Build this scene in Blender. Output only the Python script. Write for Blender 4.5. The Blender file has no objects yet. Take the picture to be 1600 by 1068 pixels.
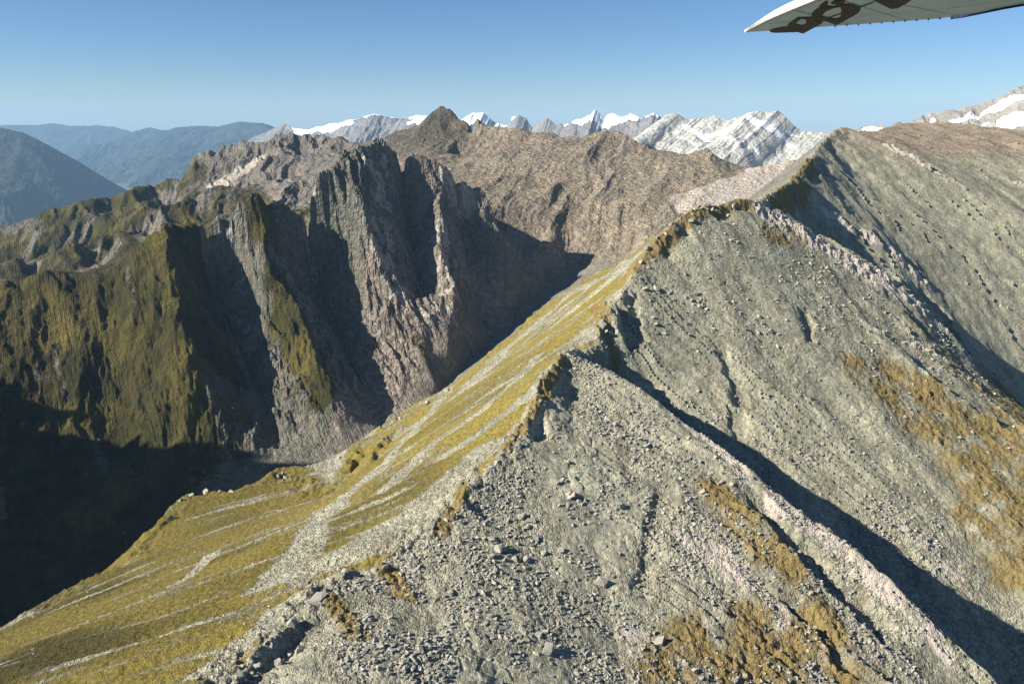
import bpy, math, time
import numpy as np

T0 = time.time()
# ------------------------------------------------------------------ camera, sky, sun, exposure
FPX = 1232.0                         # focal length in photo pixels (1600 wide)
PITCH = math.atan(354.0 / FPX)       # level line of sight at photo row 180
SUN_AZ, SUN_EL = -105.0, 31.0         # degrees: clockwise from the view direction, above the horizon

scene = bpy.context.scene
C = scene.collection
cam_d = bpy.data.cameras.new('camera'); cam = bpy.data.objects.new('camera', cam_d); C.objects.link(cam)
cam_d.sensor_width = 36.0; cam_d.lens = 36.0 * FPX / 1600.0
cam_d.clip_start = 0.5; cam_d.clip_end = 400000.0
cam.location = (0, 0, 0); cam.rotation_euler = (math.pi / 2 - PITCH, 0, 0)
scene.camera = cam

world = bpy.data.worlds.new('World'); scene.world = world; world.use_nodes = True
wn = world.node_tree; wn.nodes.clear()
w_out = wn.nodes.new('ShaderNodeOutputWorld'); w_bg = wn.nodes.new('ShaderNodeBackground')
w_sky = wn.nodes.new('ShaderNodeTexSky'); w_sky.sky_type = 'NISHITA'; w_sky.sun_disc = False
w_sky.sun_elevation = math.radians(SUN_EL); w_sky.sun_rotation = math.radians(SUN_AZ)
w_sky.altitude = 2000.0; w_sky.air_density = 1.0; w_sky.dust_density = 0.0; w_sky.ozone_density = 7.5
w_bg.inputs['Strength'].default_value = 0.054
wn.links.new(w_sky.outputs[0], w_bg.inputs[0]); wn.links.new(w_bg.outputs[0], w_out.inputs[0])

sun_d = bpy.data.lights.new('sun', 'SUN'); sun = bpy.data.objects.new('sun', sun_d); C.objects.link(sun)
sun_d.energy = 5.0; sun_d.angle = math.radians(0.53); sun_d.color = (1.0, 0.93, 0.82)
az, el = math.radians(SUN_AZ), math.radians(SUN_EL)
SUN = np.array([math.sin(az) * math.cos(el), math.cos(az) * math.cos(el), math.sin(el)])
from mathutils import Vector
sun.rotation_euler = Vector(-SUN).to_track_quat('-Z', 'Y').to_euler()
sun.location = (-300, 0, 400)

scene.view_settings.view_transform = 'Standard'; scene.view_settings.look = 'None'
scene.view_settings.exposure = 1.0; scene.view_settings.gamma = 1.0
scene.cycles.volume_bounces = 1; scene.cycles.max_bounces = 6; scene.cycles.diffuse_bounces = 1
scene.cycles.use_denoising = True

# ------------------------------------------------------------------ photo pixel -> direction / place
cP, sP = math.cos(PITCH), math.sin(PITCH)
def pix(px, py, d):
    """world point at forward distance d on the ray of a photo pixel"""
    a = (px - 800.0) / FPX; b = (534.0 - py) / FPX
    k = d / (cP + b * sP)
    return np.array([a * k, d, (-sP + b * cP) * k])
def to_pix(x, y, z):
    dep = y * cP - z * sP; up = y * sP + z * cP
    return 800 + x / dep * FPX, 534 - up / dep * FPX

# ------------------------------------------------------------------ noise
rng = np.random.default_rng(7)
_perm = np.concatenate([rng.permutation(4096)] * 2)
_ga = rng.random(4096) * 2 * np.pi
_gx, _gy = np.cos(_ga).astype(np.float32), np.sin(_ga).astype(np.float32)
_rv = rng.random(4096).astype(np.float32)
def gnoise(x, y):
    x = np.asarray(x, np.float64); y = np.asarray(y, np.float64)
    xi = np.floor(x).astype(np.int64); yi = np.floor(y).astype(np.int64)
    fx = (x - xi).astype(np.float32); fy = (y - yi).astype(np.float32)
    u = fx * fx * fx * (fx * (fx * 6 - 15) + 10); v = fy * fy * fy * (fy * (fy * 6 - 15) + 10)
    x0 = xi & 4095; x1 = (xi + 1) & 4095; y0 = yi & 4095; y1 = (yi + 1) & 4095
    def g(a, b, dx, dy):
        h = _perm[_perm[a] + b]; return _gx[h] * dx + _gy[h] * dy
    n00 = g(x0, y0, fx, fy); n10 = g(x1, y0, fx - 1, fy); n01 = g(x0, y1, fx, fy - 1); n11 = g(x1, y1, fx - 1, fy - 1)
    a = n00 + u * (n10 - n00); b = n01 + u * (n11 - n01)
    return (a + v * (b - a)) * 1.5
def fbm(x, y, oct=4, gain=0.5, lac=2.03):
    s = 0; a = 1.0
    for i in range(oct):
        s = s + a * gnoise(x + 17.3 * i, y - 9.1 * i); x = x * lac; y = y * lac; a *= gain
    return s
def ridged(x, y, oct=4, gain=0.5, lac=2.1):
    s = 0; a = 1.0
    for i in range(oct):
        s = s + a * (1 - 2 * np.abs(gnoise(x + 31.7 * i, y + 5.3 * i))); x = x * lac; y = y * lac; a *= gain
    return s - 0.55
def cells(x, y):
    """cellular noise: distance to nearest and second nearest feature point, and a random value of the cell"""
    xi = np.floor(x).astype(np.int64); yi = np.floor(y).astype(np.int64)
    f1 = np.full(x.shape, 9.0, np.float32); f2 = f1.copy(); val = np.zeros(x.shape, np.float32)
    for dx in (-1, 0, 1):
        for dy in (-1, 0, 1):
            h = _perm[_perm[(xi + dx) & 4095] + ((yi + dy) & 4095)]
            px = xi + dx + _rv[h]; py = yi + dy + _rv[(h * 7 + 13) & 4095]
            d = np.hypot(px - x, py - y).astype(np.float32)
            c = d < f1
            f2 = np.where(c, f1, np.minimum(f2, d)); val = np.where(c, _rv[(h * 3 + 5) & 4095], val); f1 = np.where(c, d, f1)
    return f1, f2, val
def sstep(a, b, x):
    t = np.clip((x - a) / (b - a), 0, 1); return t * t * (3 - 2 * t)

# ------------------------------------------------------------------ the lie of the land: ridges, spurs, gullies (photo column, row, forward distance)
CREST = [(250,1150,186),(345,1066,232),(430,985,265),(500,915,297),(580,890,310),(640,845,328),(700,800,346),(745,750,368),
         (820,660,411),(850,590,450),(885,548,480),(930,547,510),(945,490,545),(985,440,585),(1010,390,620),(1050,350,650),
         (1090,326,675),(1150,310,705),(1185,312,720),(1215,296,785),(1235,282,835),(1265,250,930),(1290,215,1040),(1310,199,1110),
         (1350,208,1190),(1380,201,1280),(1420,191,1360),(1500,196,1340),(1600,203,1270),(1800,215,1180)]
SPUR1 = [(885,548,480),(930,570,470),(990,600,455),(1050,640,440),(1120,690,415),(1200,760,387),(1280,830,362),(1400,930,328),(1540,1060,297),(1700,1210,270)]
SPUR2 = [(1185,312,720),(1230,345,712),(1300,385,702),(1380,430,690),(1440,475,680),(1500,540,668),(1560,610,655),(1600,650,645),(1760,800,615)]
SPUR3 = [(1310,199,1110),(1340,206,1095),(1380,225,1075),(1450,262,1040),(1520,300,1000),(1600,340,965),(1780,420,930)]
FACE3 = [(1310,199,1110),(1330,260,1000),(1350,320,910),(1368,375,845)]
FACE1 = [(885,548,480),(893,620,446),(900,700,403),(930,850,341),(960,1000,291),(1000,1200,228)]
BASE1 = [(300,1290,152),(500,1200,200),(800,1200,205),(1100,1200,228),(1400,1210,250),(1700,1300,250)]
GULLY1 = [(955,580,512),(1000,648,500),(1100,718,469),(1200,792,436),(1350,922,392),(1500,1054,360),(1700,1228,330)]
GULLY2 = [(1215,328,775),(1250,350,792),(1330,393,815),(1420,446,810),(1500,522,790),(1600,618,772),(1760,765,742)]
EDGE = [(1000,402,730),(940,425,765),(850,480,750),(790,535,712),(700,605,680),(640,636,660),(600,668,630),(560,700,600),(522,784,500),
        (475,754,560),(440,731,595),(415,752,575),(370,765,560),(290,770,560),(260,810,530),(200,880,480),(100,935,450),(0,985,430),(-120,1045,410)]
FLOOR = [(1215,292,1600),(1170,330,1650),(1100,375,1700),(1000,410,1850),(900,415,1980),(840,465,1870),(770,530,1640),(700,600,1420),(620,680,1230),(510,735,1130),
         (420,780,1080),(300,850,1020),(150,950,950),(0,1060,880),(-150,1170,820)]
UNDER = [(1000,450,1150),(900,500,1150),(800,590,1080),(700,680,1000),(600,760,920),(500,830,860),(400,870,830),(250,980,760),(100,1090,700),(-120,1200,640)]
TOPS = [(-180,480,1380),(0,440,1450),(85,425,1480),(130,427,1480),(160,432,1470),(190,405,1490),(250,360,1510),(265,350,1520),(300,361,1540),
        (330,342,1570),(360,335,1580),(400,303,1600),(430,325,1620),(470,333,1650),(490,300,1680),(515,262,1700),(545,235,1780),
        (590,222,1850),(622,226,1870),(660,245,1880),(700,262,1880),(735,290,1900),(760,320,1900),(780,370,1850),(800,430,1790),(818,470,1790)]
SPURS_M = [
    [(265,350,1520),(258,400,1450),(268,450,1390),(282,520,1310),(296,600,1230),(310,680,1160),(315,740,1110)],
    [(400,303,1600),(410,360,1560),(420,420,1490),(455,450,1450),(480,510,1390),(500,570,1320),(510,620,1260),(540,690,1190)],
    [(556,231,1795),(561,265,1730),(566,300,1685),(576,360,1632),(600,430,1575),(635,500,1498),(660,550,1435),(680,600,1385)],
    [(688,300,1800),(685,328,1735),(690,390,1665),(712,435,1605),(705,480,1545),(700,540,1460)],
    [(760,320,1900),(752,345,1850),(765,390,1800),(785,440,1760)],
]
SPURS_K = [[(270,270,3300),(285,300,3050),(300,325,2850)], [(200,292,3200),(222,320,2950),(240,340,2780)], [(120,310,3100),(150,342,2850)], [(40,338,3000),(75,372,2750)],
           [(350,291,2550),(345,320,2400),(355,345,2230)], [(250,325,2450),(262,350,2320),(280,378,2150)], [(180,352,2400),(200,385,2200)], [(90,392,2300),(110,420,2120)],
           [(440,208,3500),(432,235,3200),(425,265,3000)], [(505,207,3450),(508,240,3150),(505,265,2900)]]
GULLIES_K = [[(300,322,2500),(315,355,2330)], [(215,352,2450),(238,390,2240)], [(135,388,2400),(158,428,2180)], [(40,418,2350),(55,440,2150)],
             [(240,300,3250),(262,338,2980)], [(160,318,3150),(190,350,2950)], [(470,225,3480),(468,255,3250)], [(395,240,3420),(385,275,3150)]]
GULLIES_M = [
    [(310,375,1600),(330,440,1570),(360,520,1480),(400,610,1340),(440,700,1200)],
    [(450,365,1740),(475,430,1700),(520,520,1570),(560,605,1390),(600,672,1260)],
    [(628,290,1880),(638,340,1830),(648,410,1725),(662,480,1605)],
    [(714,320,1880),(726,380,1820),(738,450,1735),(748,520,1660)],
    [(165,490,1412),(178,560,1334),(185,640,1248),(192,720,1168)],
]
BACKW = [(560,236,2500),(600,231,2650),(640,215,2800),(660,190,2900),(675,176,2970),(690,166,3000),(704,174,2980),(716,186,2950),(735,191,2900),(800,202,2800),(850,210,2750),(905,217,2700),
         (935,208,2680),(965,203,2650),(1000,218,2600),(1030,237,2550),(1060,242,2500),(1100,238,2450),(1130,260,2400),(1150,277,2350),(1200,264,2300),(1260,240,2300)]
PYRGUL = [(722,195,3010),(732,215,2980),(740,245,2880)]
PYRAM = [(690,166,3000),(698,200,2900),(712,225,2800),(720,250,2700)]
BACKJ = [(560,236,2500),(550,222,3100),(520,212,3400),(505,207,3450),(470,207,3480),(440,208,3500),(425,215,3450),(412,224,3400),(380,217,3500),(345,224,3500),(300,250,3400),
         (270,270,3300),(200,292,3200),(120,310,3100),(50,335,3000),(0,350,2950),(-180,395,2850)]
RIDGEK = [(-180,440,2150),(0,412,2250),(90,392,2300),(180,352,2400),(250,325,2450),(310,300,2500),(350,291,2550),(385,300,2520),(450,290,2450),(500,283,2400),(560,236,2500)]
DIPL = [(-180,540,1750),(0,475,1850),(100,460,1880),(200,430,1900),(300,390,1950),(400,350,2050),(460,345,2000),(540,290,2100),(640,290,2220),(720,305,2120),(790,375,2020)]
DIPK = [(-180,470,2450),(0,420,2600),(150,385,2700),(250,350,2800),(350,305,2950),(420,290,2950),(480,275,2900)]
NEARCAM = [(-400,-300,140),(-150,-260,120),(100,-250,110),(300,-300,120)]
FAR = [(-6000,4200,-1500),(-3500,4500,-1500),(-2200,5200,-1500),(-1000,5400,-1200),(200,5500,-900),(1500,5300,-800),(3000,4800,-700),(4500,4000,-700)]

TH0, TH1 = -0.74, 0.74
L0, L1 = math.log(105.0), math.log(6200.0)
NC = 512
NR = int(round(NC * (L1 - L0) / (TH1 - TH0)))
def dense(pts, n=40):
    p = np.array(pts, float)
    q = np.stack([np.arctan2(p[:, 0], p[:, 1]), np.log(np.hypot(p[:, 0], p[:, 1])), p[:, 2]], 1)
    out = []
    for a, b in zip(q[:-1], q[1:]):
        t = np.linspace(0, 1, n)[:, None]; out.append(a + (b - a) * t)
    return np.concatenate(out)
curves = [CREST, SPUR1, SPUR2, SPUR3, FACE3, FACE1, BASE1, GULLY1, GULLY2, EDGE, FLOOR, UNDER, TOPS, BACKW, PYRAM, PYRGUL, BACKJ, RIDGEK, DIPL, DIPK] + SPURS_M + GULLIES_M + SPURS_K + GULLIES_K
cons = [dense([pix(*p) for p in c], 60) for c in curves]
cons += [dense(FAR, 60)]
cons = np.concatenate(cons)
def solve():
    z = None
    for lev in (5, 4, 3, 2, 1, 0):
        nc, nr = NC >> lev, NR >> lev
        ci = np.clip(((cons[:, 0] - TH0) / (TH1 - TH0) * (nc - 1)).round().astype(int), -1, nc)
        ri = np.clip(((cons[:, 1] - L0) / (L1 - L0) * (nr - 1)).round().astype(int), -1, nr)
        ok = (ci >= 0) & (ci < nc) & (ri >= 0) & (ri < nr)
        idx = ri[ok] * nc + ci[ok]
        w = np.bincount(idx, minlength=nc * nr); s = np.bincount(idx, cons[ok, 2], minlength=nc * nr)
        fix = (w > 0).reshape(nr, nc); val = np.where(w > 0, s / np.maximum(w, 1), 0).reshape(nr, nc)
        if z is None:
            z = np.full((nr, nc), -400.0)
        else:
            r_ = np.linspace(0, z.shape[0] - 1, nr); c_ = np.linspace(0, z.shape[1] - 1, nc)
            r0 = np.minimum(r_.astype(int), z.shape[0] - 2); c0 = np.minimum(c_.astype(int), z.shape[1] - 2)
            fr = (r_ - r0)[:, None]; fc = (c_ - c0)[None]
            z = (z[r0][:, c0] * (1 - fr) * (1 - fc) + z[r0 + 1][:, c0] * fr * (1 - fc) + z[r0][:, c0 + 1] * (1 - fr) * fc + z[r0 + 1][:, c0 + 1] * fr * fc)
        z[fix] = val[fix]
        for it in range(300 if lev > 1 else 130):
            p = np.pad(z, 1, mode='edge')
            z = (p[:-2, 1:-1] + p[2:, 1:-1] + p[1:-1, :-2] + p[1:-1, 2:]) * 0.25
            z[fix] = val[fix]
    for it in range(1):
        p = np.pad(z, 1, mode='edge')
        z = 0.5 * z + 0.125 * (p[:-2, 1:-1] + p[2:, 1:-1] + p[1:-1, :-2] + p[1:-1, 2:])
    return z
ZB = solve()
def zbase(x, y):
    th = np.arctan2(x, y); lr = 0.5 * np.log(x * x + y * y)
    c = np.clip((th - TH0) / (TH1 - TH0) * (NC - 1), 0, NC - 1.001); r = np.clip((lr - L0) / (L1 - L0) * (NR - 1), 0, NR - 1.001)
    c0 = c.astype(int); r0 = r.astype(int); fc = c - c0; fr = r - r0
    return (ZB[r0, c0] * (1 - fr) * (1 - fc) + ZB[r0 + 1, c0] * fr * (1 - fc) + ZB[r0, c0 + 1] * (1 - fr) * fc + ZB[r0 + 1, c0 + 1] * fr * fc)
def cast(px, py, dmin=130.0, dmax=5800.0):
    """where the line of sight of a photo pixel first meets the land"""
    d = np.exp(np.linspace(math.log(dmin), math.log(dmax), 3000))
    a = (px - 800.0) / FPX; b = (534.0 - py) / FPX
    k = d / (cP + b * sP); x = a * k; z = (-sP + b * cP) * k
    hit = np.nonzero(z < zbase(x, d))[0]
    i = hit[0] if len(hit) else len(d) - 1
    return np.array([x[i], d[i], z[i]])
print('solve', round(time.time() - T0, 1))

# ------------------------------------------------------------------ fine terrain grid
COLS = np.arange(-0.69, 0.69001, 0.00142)
rs = [150.0]
rk = np.array([150, 250, 500, 700, 1000, 1250, 1500, 2000, 2400, 3200, 4000, 5900])
rv = np.array([.0032, .0025, .0024, .0028, .0038, .0030, .0020, .0022, .0028, .0040, .012, .02])
while rs[-1] < 5900:
    rs.append(rs[-1] * (1 + np.interp(math.log(rs[-1]), np.log(rk), rv)))
ROWS = np.array(rs)
nC, nR = len(COLS), len(ROWS)
TH, RR = np.meshgrid(COLS, ROWS)
X = RR * np.sin(TH); Y = RR * np.cos(TH)
Z = zbase(X, Y)
print('grid', nC, nR, nC * nR)

def slope_of(X, Y, Z):
    """gradient of a height grid that is regular in angle and nearly regular in log range"""
    dth = np.gradient(Z, axis=1) / (RR * (COLS[1] - COLS[0]))
    dr = np.gradient(Z, axis=0) / np.gradient(RR, axis=0)
    s, c = np.sin(TH), np.cos(TH)
    return dr * s + dth * c, dr * c - dth * s
GX, GY = slope_of(X, Y, Z)
STEEP = np.hypot(GX, GY)

# regions by curves in plan: the floor of the cirque parts near ridge from cliff mountain, the dips behind part that from the back ridges
def plan(curve):
    q = dense([pix(*p) for p in curve], 30); o = np.argsort(q[:, 0]); return q[o, 0], np.exp(q[o, 1])
tF, rF = plan(FLOOR); rFloor = np.interp(COLS, tF, rF)
tD, rD = plan(DIPL); rDip = np.interp(COLS, tD, rD)
rDip = np.maximum(rDip, rFloor + 5); thd = math.atan2(pix(*DIPL[-1])[0], pix(*DIPL[-1])[1])
thr = math.atan2(pix(1215, 292, 1600)[0], 1600)
rFloor = np.where(COLS > thr, np.interp(COLS, [thr, thr + .12, .7], [1600, 1750, 1850]), rFloor)
rDip = np.where(COLS > thd, rFloor, rDip)
NEAR = RR < rFloor[None]; BACK = RR >= rDip[None]; CLIFF = ~NEAR & ~BACK
def soft(r0, w):
    return sstep(-w, w, np.log(RR) - np.log(r0)[None])
wNear = 1 - soft(rFloor, .04); wBack = soft(rDip, .05); wCliff = np.clip(1 - wNear - wBack, 0, 1)

def polyline_dist(path, x, y):
    """distance in plan to a polyline, signed side, position along"""
    best = np.full(x.shape, 1e9); side = np.zeros(x.shape); tt = np.zeros(x.shape); L = 0
    for a, b in zip(path[:-1], path[1:]):
        dx, dy = b[0] - a[0], b[1] - a[1]; l2 = dx * dx + dy * dy + 1e-9; l = math.sqrt(l2)
        t = np.clip(((x - a[0]) * dx + (y - a[1]) * dy) / l2, 0, 1)
        qx = x - a[0] - t * dx; qy = y - a[1] - t * dy; d = np.hypot(qx, qy)
        m = d < best
        best = np.where(m, d, best); side = np.where(m, np.sign(dx * qy - dy * qx), side); tt = np.where(m, L + t * l, tt)
        L += l
    return best, side, tt / L
crest_w = [pix(*p) for p in CREST]; spur1_w = [pix(*p) for p in SPUR1]; spur2_w = [pix(*p) for p in SPUR2]
dCrest, sCrest, _ = polyline_dist(crest_w[:24], X, Y)       # side +1: left (grass) side
dSp1, sSp1, tSp1 = polyline_dist(spur1_w, X, Y)
dSp2, sSp2, _ = polyline_dist(spur2_w, X, Y)
# the slope left of the crest falls to the cirque; right of it is broken rock
GRASSY = wNear * sstep(-6, 10, dCrest * sCrest + 5 * fbm(X / 18, Y / 18, 3))
ROCKY = wNear - GRASSY

MASK = {k: np.zeros(X.shape, np.float32) for k in ('grass', 'rust', 'pale', 'fine')}
def patch(kind, pixels, width, val=1.0, soften=0.6, region=None, lo=130.0, hi=5800.0):
    """a patch of ground cover: a band of the given width (m) along a path on the land"""
    path = [cast(px, py, lo, hi) for px, py in pixels]
    if len(path) == 1: path = [path[0], path[0] + np.array([.1, .1, 0])]
    p = np.array(path); m = width * 2.2
    sel = (X > p[:, 0].min() - m) & (X < p[:, 0].max() + m) & (Y > p[:, 1].min() - m) & (Y < p[:, 1].max() + m)
    if region is not None: sel &= region
    if not sel.any(): return
    x, y = X[sel], Y[sel]
    x = x + width * .22 * fbm(X[sel] / width / 1.5, Y[sel] / width / 1.5, 3); y = y + width * .22 * fbm(Y[sel] / width / 1.5 + 40, X[sel] / width / 1.5, 3)
    d, _, _ = polyline_dist(path, x, y)
    v = val * (1 - sstep(width * (1 - soften) * .5, width * .5 * (1 + soften), d))
    if kind == 'rust' and width > 12: v = v * np.clip(.88 + .7 * fbm(X[sel] / 20, Y[sel] / 20, 4), 0, 1.15)
    if kind == 'pale' and region is CLIFF: v = v * np.clip(.7 + .8 * fbm(X[sel] / 30, Y[sel] / 30, 4), 0, 1)
    if kind == 'pale' and width < 20: v = v * np.clip(.75 + .9 * fbm(X[sel] / 14, Y[sel] / 14, 3), 0, 1)
    MASK[kind][sel] = np.maximum(MASK[kind][sel], v) if val > 0 else MASK[kind][sel] * (1 + v)
def carve(pixels, width, dz, sharp=0.5, region=NEAR):
    path = [cast(px, py) for px, py in pixels]; p = np.array(path); m = width * 2
    sel = (X > p[:, 0].min() - m) & (X < p[:, 0].max() + m) & (Y > p[:, 1].min() - m) & (Y < p[:, 1].max() + m) & region
    x, y = X[sel], Y[sel]
    d, _, t = polyline_dist(path, x + width * .3 * fbm(x / width, y / width, 3), y + width * .3 * fbm(y / width + 9, x / width, 3))
    Z[sel] += dz * (1 - sstep(width * .5 * (1 - sharp), width * .5 * (1 + sharp), d)) * np.minimum(1, 8 * np.minimum(t + .02, 1.02 - t))

# ---- relief: broken strata on the cliff mountain (fall lines lean to the right)
c_ = X * .87 + Y * .5; a_ = .5 * X - .87 * Y
warp = 18 * fbm(X / 160, Y / 160, 3)
st = np.clip(STEEP, .15, 1.2)
rib = 20 * ridged((c_ + warp) / 110, a_ / 330, 1) + 11 * ridged((c_ + warp) / 46, a_ / 130, 2) + 5.5 * ridged((c_ + .6 * warp) / 20, a_ / 62, 3, .6)
rib = rib + 3.4 * ridged((c_ + .3 * warp) / 10, a_ / 34, 2, .6) + 3.5 * fbm(X / 24, Y / 24, 4)
lf = sstep(-470, -640, X + .45 * (Y - 1300))
rib = rib * (1 - .45 * lf) + lf * 9 * ridged((c_ + warp) / 70, a_ / 260, 2)
keepF = sstep(30, 190, np.abs(RR - rFloor[None]))
Z += wCliff * rib * (.25 + .75 * np.clip(st, 0, 1)) * keepF
# ---- back wall and the ridges to its left
c2 = X * .95 - Y * .3; a2 = -.3 * X - .95 * Y
wp2 = 30 * fbm(X / 200, Y / 200, 3)
leftb = 1 - sstep(-700, -250, X)
rb = 34 * ridged((c2 + wp2) / 190, a2 / 700, 2, .45) + 7.5 * ridged((c2 + .6 * wp2) / 58, a2 / 300, 3, .5)
c3 = X * .96 + Y * .28
rb2 = -18 + 34 * ridged((c3 + wp2) / 240, a_ / 800, 1) + 24 * ridged((c3 + wp2) / 95, a_ / 420, 3, .55)
pkd = 1 - .72 * np.exp(-(((X + 270) / 110) ** 2 + ((Y - 2980) / 200) ** 2))
Z += wBack * pkd * (rb * (1 - leftb) + rb2 * leftb) * np.clip(st * 1.4, .3, 1)
Z += wBack * 2.2 * fbm(X / 26, Y / 26, 3)
# ---- near ridge, rocky side
fx, fy = .35, -.94
cN = X * .94 + Y * .35; aN = X * .35 - Y * .94
Z += ROCKY * (3.2 * fbm(cN / 55, aN / 150, 3) + .55 * fbm(X / 9, Y / 9, 3, .55))
rubble = sstep(-.15, .35, fbm(X / 45, Y / 45, 3) + .1)
near_f = 1 - sstep(500, 950, RR)
f1, f2, cv = cells(X / 3.1, Y / 3.1)
Z += ROCKY * rubble * near_f * .6 * (cv * np.clip((f2 - f1) * 3, 0, 1))
f1, f2, cv = cells(X / 7 + 3, Y / 7)
Z += ROCKY * sstep(0.05, .45, fbm(X / 70 + 5, Y / 70, 2)) * near_f * .9 * (cv * np.clip((f2 - f1) * 4, 0, 1))
# ---- bedding on the lower right: slabs that dip with the spur
cb = X * .62 + Y * .78; ab = .78 * X - .62 * Y
wpb = 4 * fbm(X / 40, Y / 40, 3)
bedw = ROCKY * sstep(0, 80, X - 20 + 0 * Y) * sstep(-60, 30, dSp1.max() * 0 + 120 - dSp1) * (1 - sstep(520, 900, RR))
saw = ((cb + wpb) / 7.0); saw = saw - np.floor(saw)
Z += bedw * (1.6 * saw * sstep(-.2, .3, fbm(cb / 22, ab / 90, 2)) + 1.2 * ridged((cb + wpb) / 16, ab / 110, 2))
cb2 = X * .72 + Y * .69; ab2 = .69 * X - .72 * Y
bed2 = ROCKY * sstep(500, 640, RR) * sstep(180, 330, X)
sw2 = (cb2 + 2.5 * wpb) / 24.0; sw2 = sw2 - np.floor(sw2)
Z += bed2 * 4.0 * sw2 ** 2 * sstep(.05, .4, fbm(cb2 / 60 + 3, ab2 / 130, 3))
Z += bed2 * (2.2 * ridged((cb2 + 3 * wpb) / 60, ab2 / 150, 3) * sstep(-.2, .5, fbm(X / 90, Y / 90, 2)) + .7 * fbm(X / 14, Y / 14, 3))
# ---- crags along the crest
cr = np.exp(-(dCrest / 11) ** 2) * wNear
f1, f2, cv = cells(X / 6 + .3 * Y / 6, Y / 6 + 7)
Z += cr * (1 - .55 * sstep(480, 600, RR)) * (3.4 * (cv - .35) * np.clip((f2 - f1) * 3, 0, 1) + 2.0 * fbm(X / 12, Y / 12, 3))
cr2 = np.exp(-(np.maximum(0, -sCrest * dCrest - 4) / 14) ** 2) * (sCrest <= 0) * wNear
Z -= cr2 * sstep(3, 9, dCrest) * 5.0 * sstep(-.1, .4, fbm(X / 40 + 2, Y / 40, 2))
# ---- grass side: streaks that run down to the left
cG = -X * .22 + Y * .975; aG = -.975 * X - .22 * Y
Z += GRASSY * (3.5 * fbm(cG / 38, aG / 190, 3) + .7 * fbm(cG / 7, aG / 26, 3) + .5 * fbm(X / 3.2, Y / 3.2, 2))
eE = [pix(*p) for p in EDGE]; dE, sE, _ = polyline_dist(eE, X, Y)
Z += wNear * np.exp(-(dE / 16) ** 2) * (3.0 * ridged(X / 22, Y / 22, 3) + 1.0)

# gullies and steps that can be told apart
carve([(1165,765),(1210,815),(1270,880),(1330,935),(1400,1010)], 11, -5.5)
carve([(1150,715),(1220,775),(1300,850),(1380,920),(1450,990)], 9, 2.5)
carve([(1230,930),(1290,1000),(1330,1068)], 7, -4)
carve([(1040,760),(1020,850),(1000,930)], 9, -2.5)
carve([(640,662),(600,690),(565,735)], 14, 6)
carve([(575,700),(560,730)], 12, -8)
carve([(1125,545),(1150,590),(1160,640)], 9, -3.5)
carve([(1255,480),(1268,540)], 9, -3)
carve([(1150,640),(1155,690)], 9, -3)
carve([(1420,440),(1470,490),(1520,560)], 16, -6)
carve([(975,470),(985,510),(1000,545)], 16, -8)
carve([(960,480),(965,520),(975,545)], 10, 4)

# ---- ground cover patches (path in the photo, width in metres)

rEdge = np.interp(COLS, *plan(EDGE))
beyond = sstep(.02, .12, np.log(RR) - np.log(rEdge)[None])
MASK['grass'] += (GRASSY * (1 - .85 * beyond) * np.clip(.62 + .25 * sstep(60, 200, -X) + .55 * fbm(cG / 16, aG / 130, 3) + .35 * fbm(cG / 5, aG / 40, 2), 0, 1)).astype(np.float32)
for path, w in ((((1000,415),(900,455),(800,540),(720,610)), 20), (((880,545),(780,660),(690,740),(560,850),(430,910)), 0)):
    if w: patch('grass', path, w, -.9)
for path, w in ((((840,560),(760,640),(690,690),(600,760)), 9), (((760,700),(680,770),(600,830),(480,890)), 19), (((690,790),(600,850),(470,900)), 15),
                (((700,610),(640,680),(560,760),(520,790)), 12), (((520,790),(470,860),(415,915)), 19), (((640,700),(590,740),(545,770)), 10),
                (((340,860),(270,920)), 9), (((470,930),(400,985),(330,1040)), 10), (((430,960),(300,1060)), 6), ):
    patch('grass', path, w, -.95, region=NEAR)
for path, w in ((((985,425),(1010,395),(1060,350),(1110,325),(1170,318)), 14), (((1215,320),(1250,290),(1265,255)), 20), (((930,480),(945,520),(960,560)), 10), (((880,560),(830,650),(790,700)), 7),
                (((720,770),(690,830)), 8), (((600,890),(640,930)), 8), (((1200,360),(1240,370)), 22), (((520,940),(560,1000)), 8)):
    patch('rust', path, w, 1.25, region=NEAR)
for path, w, v in ((((1120,780),(1180,840),(1240,900)), 26, .8), (((1200,880),(1270,960),(1320,1010)), 22, .8), (((1060,1050),(1180,1010),(1300,1050)), 42, .9), (((1150,790),(1230,870)), 16, .6),
                   (((1420,620),(1520,700),(1590,830)), 80, .85), (((1560,600),(1600,700)), 50, .7), (((1480,560),(1560,640)), 40, .5), (((1530,800),(1600,900)), 40, .8), (((1400,480),(1450,520)), 26, .4)):
    patch('rust', path, w, v + .2, region=NEAR)
for path, w in ((((1110,690),(1200,770),(1300,860),(1400,945),(1480,1020)), 12), (((1050,640),(1120,695)), 9), (((1090,850),(1160,900),(1220,960)), 16), (((1060,830),(1110,880)), 10), (((1180,910),(1230,970)), 10), (((1250,970),(1300,1050)), 8),
                (((1380,800),(1440,850),(1500,905)), 8), (((1200,336),(1280,378),(1370,432)), 24), (((1380,440),(1450,490),(1520,560)), 17), (((1290,330),(1380,390),(1440,440)), 15), (((1320,410),(1400,470)), 14), (((1360,515),(1440,545),(1530,600)), 3), (((1430,570),(1520,600),(1600,680)), 3),
                (((1390,232),(1440,262),(1500,290)), 14), (((1580,285),(1600,292)), 12), (((980,990),(1030,1010)), 7), ):
    patch('pale', path, w, 1.0, region=NEAR)
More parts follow.
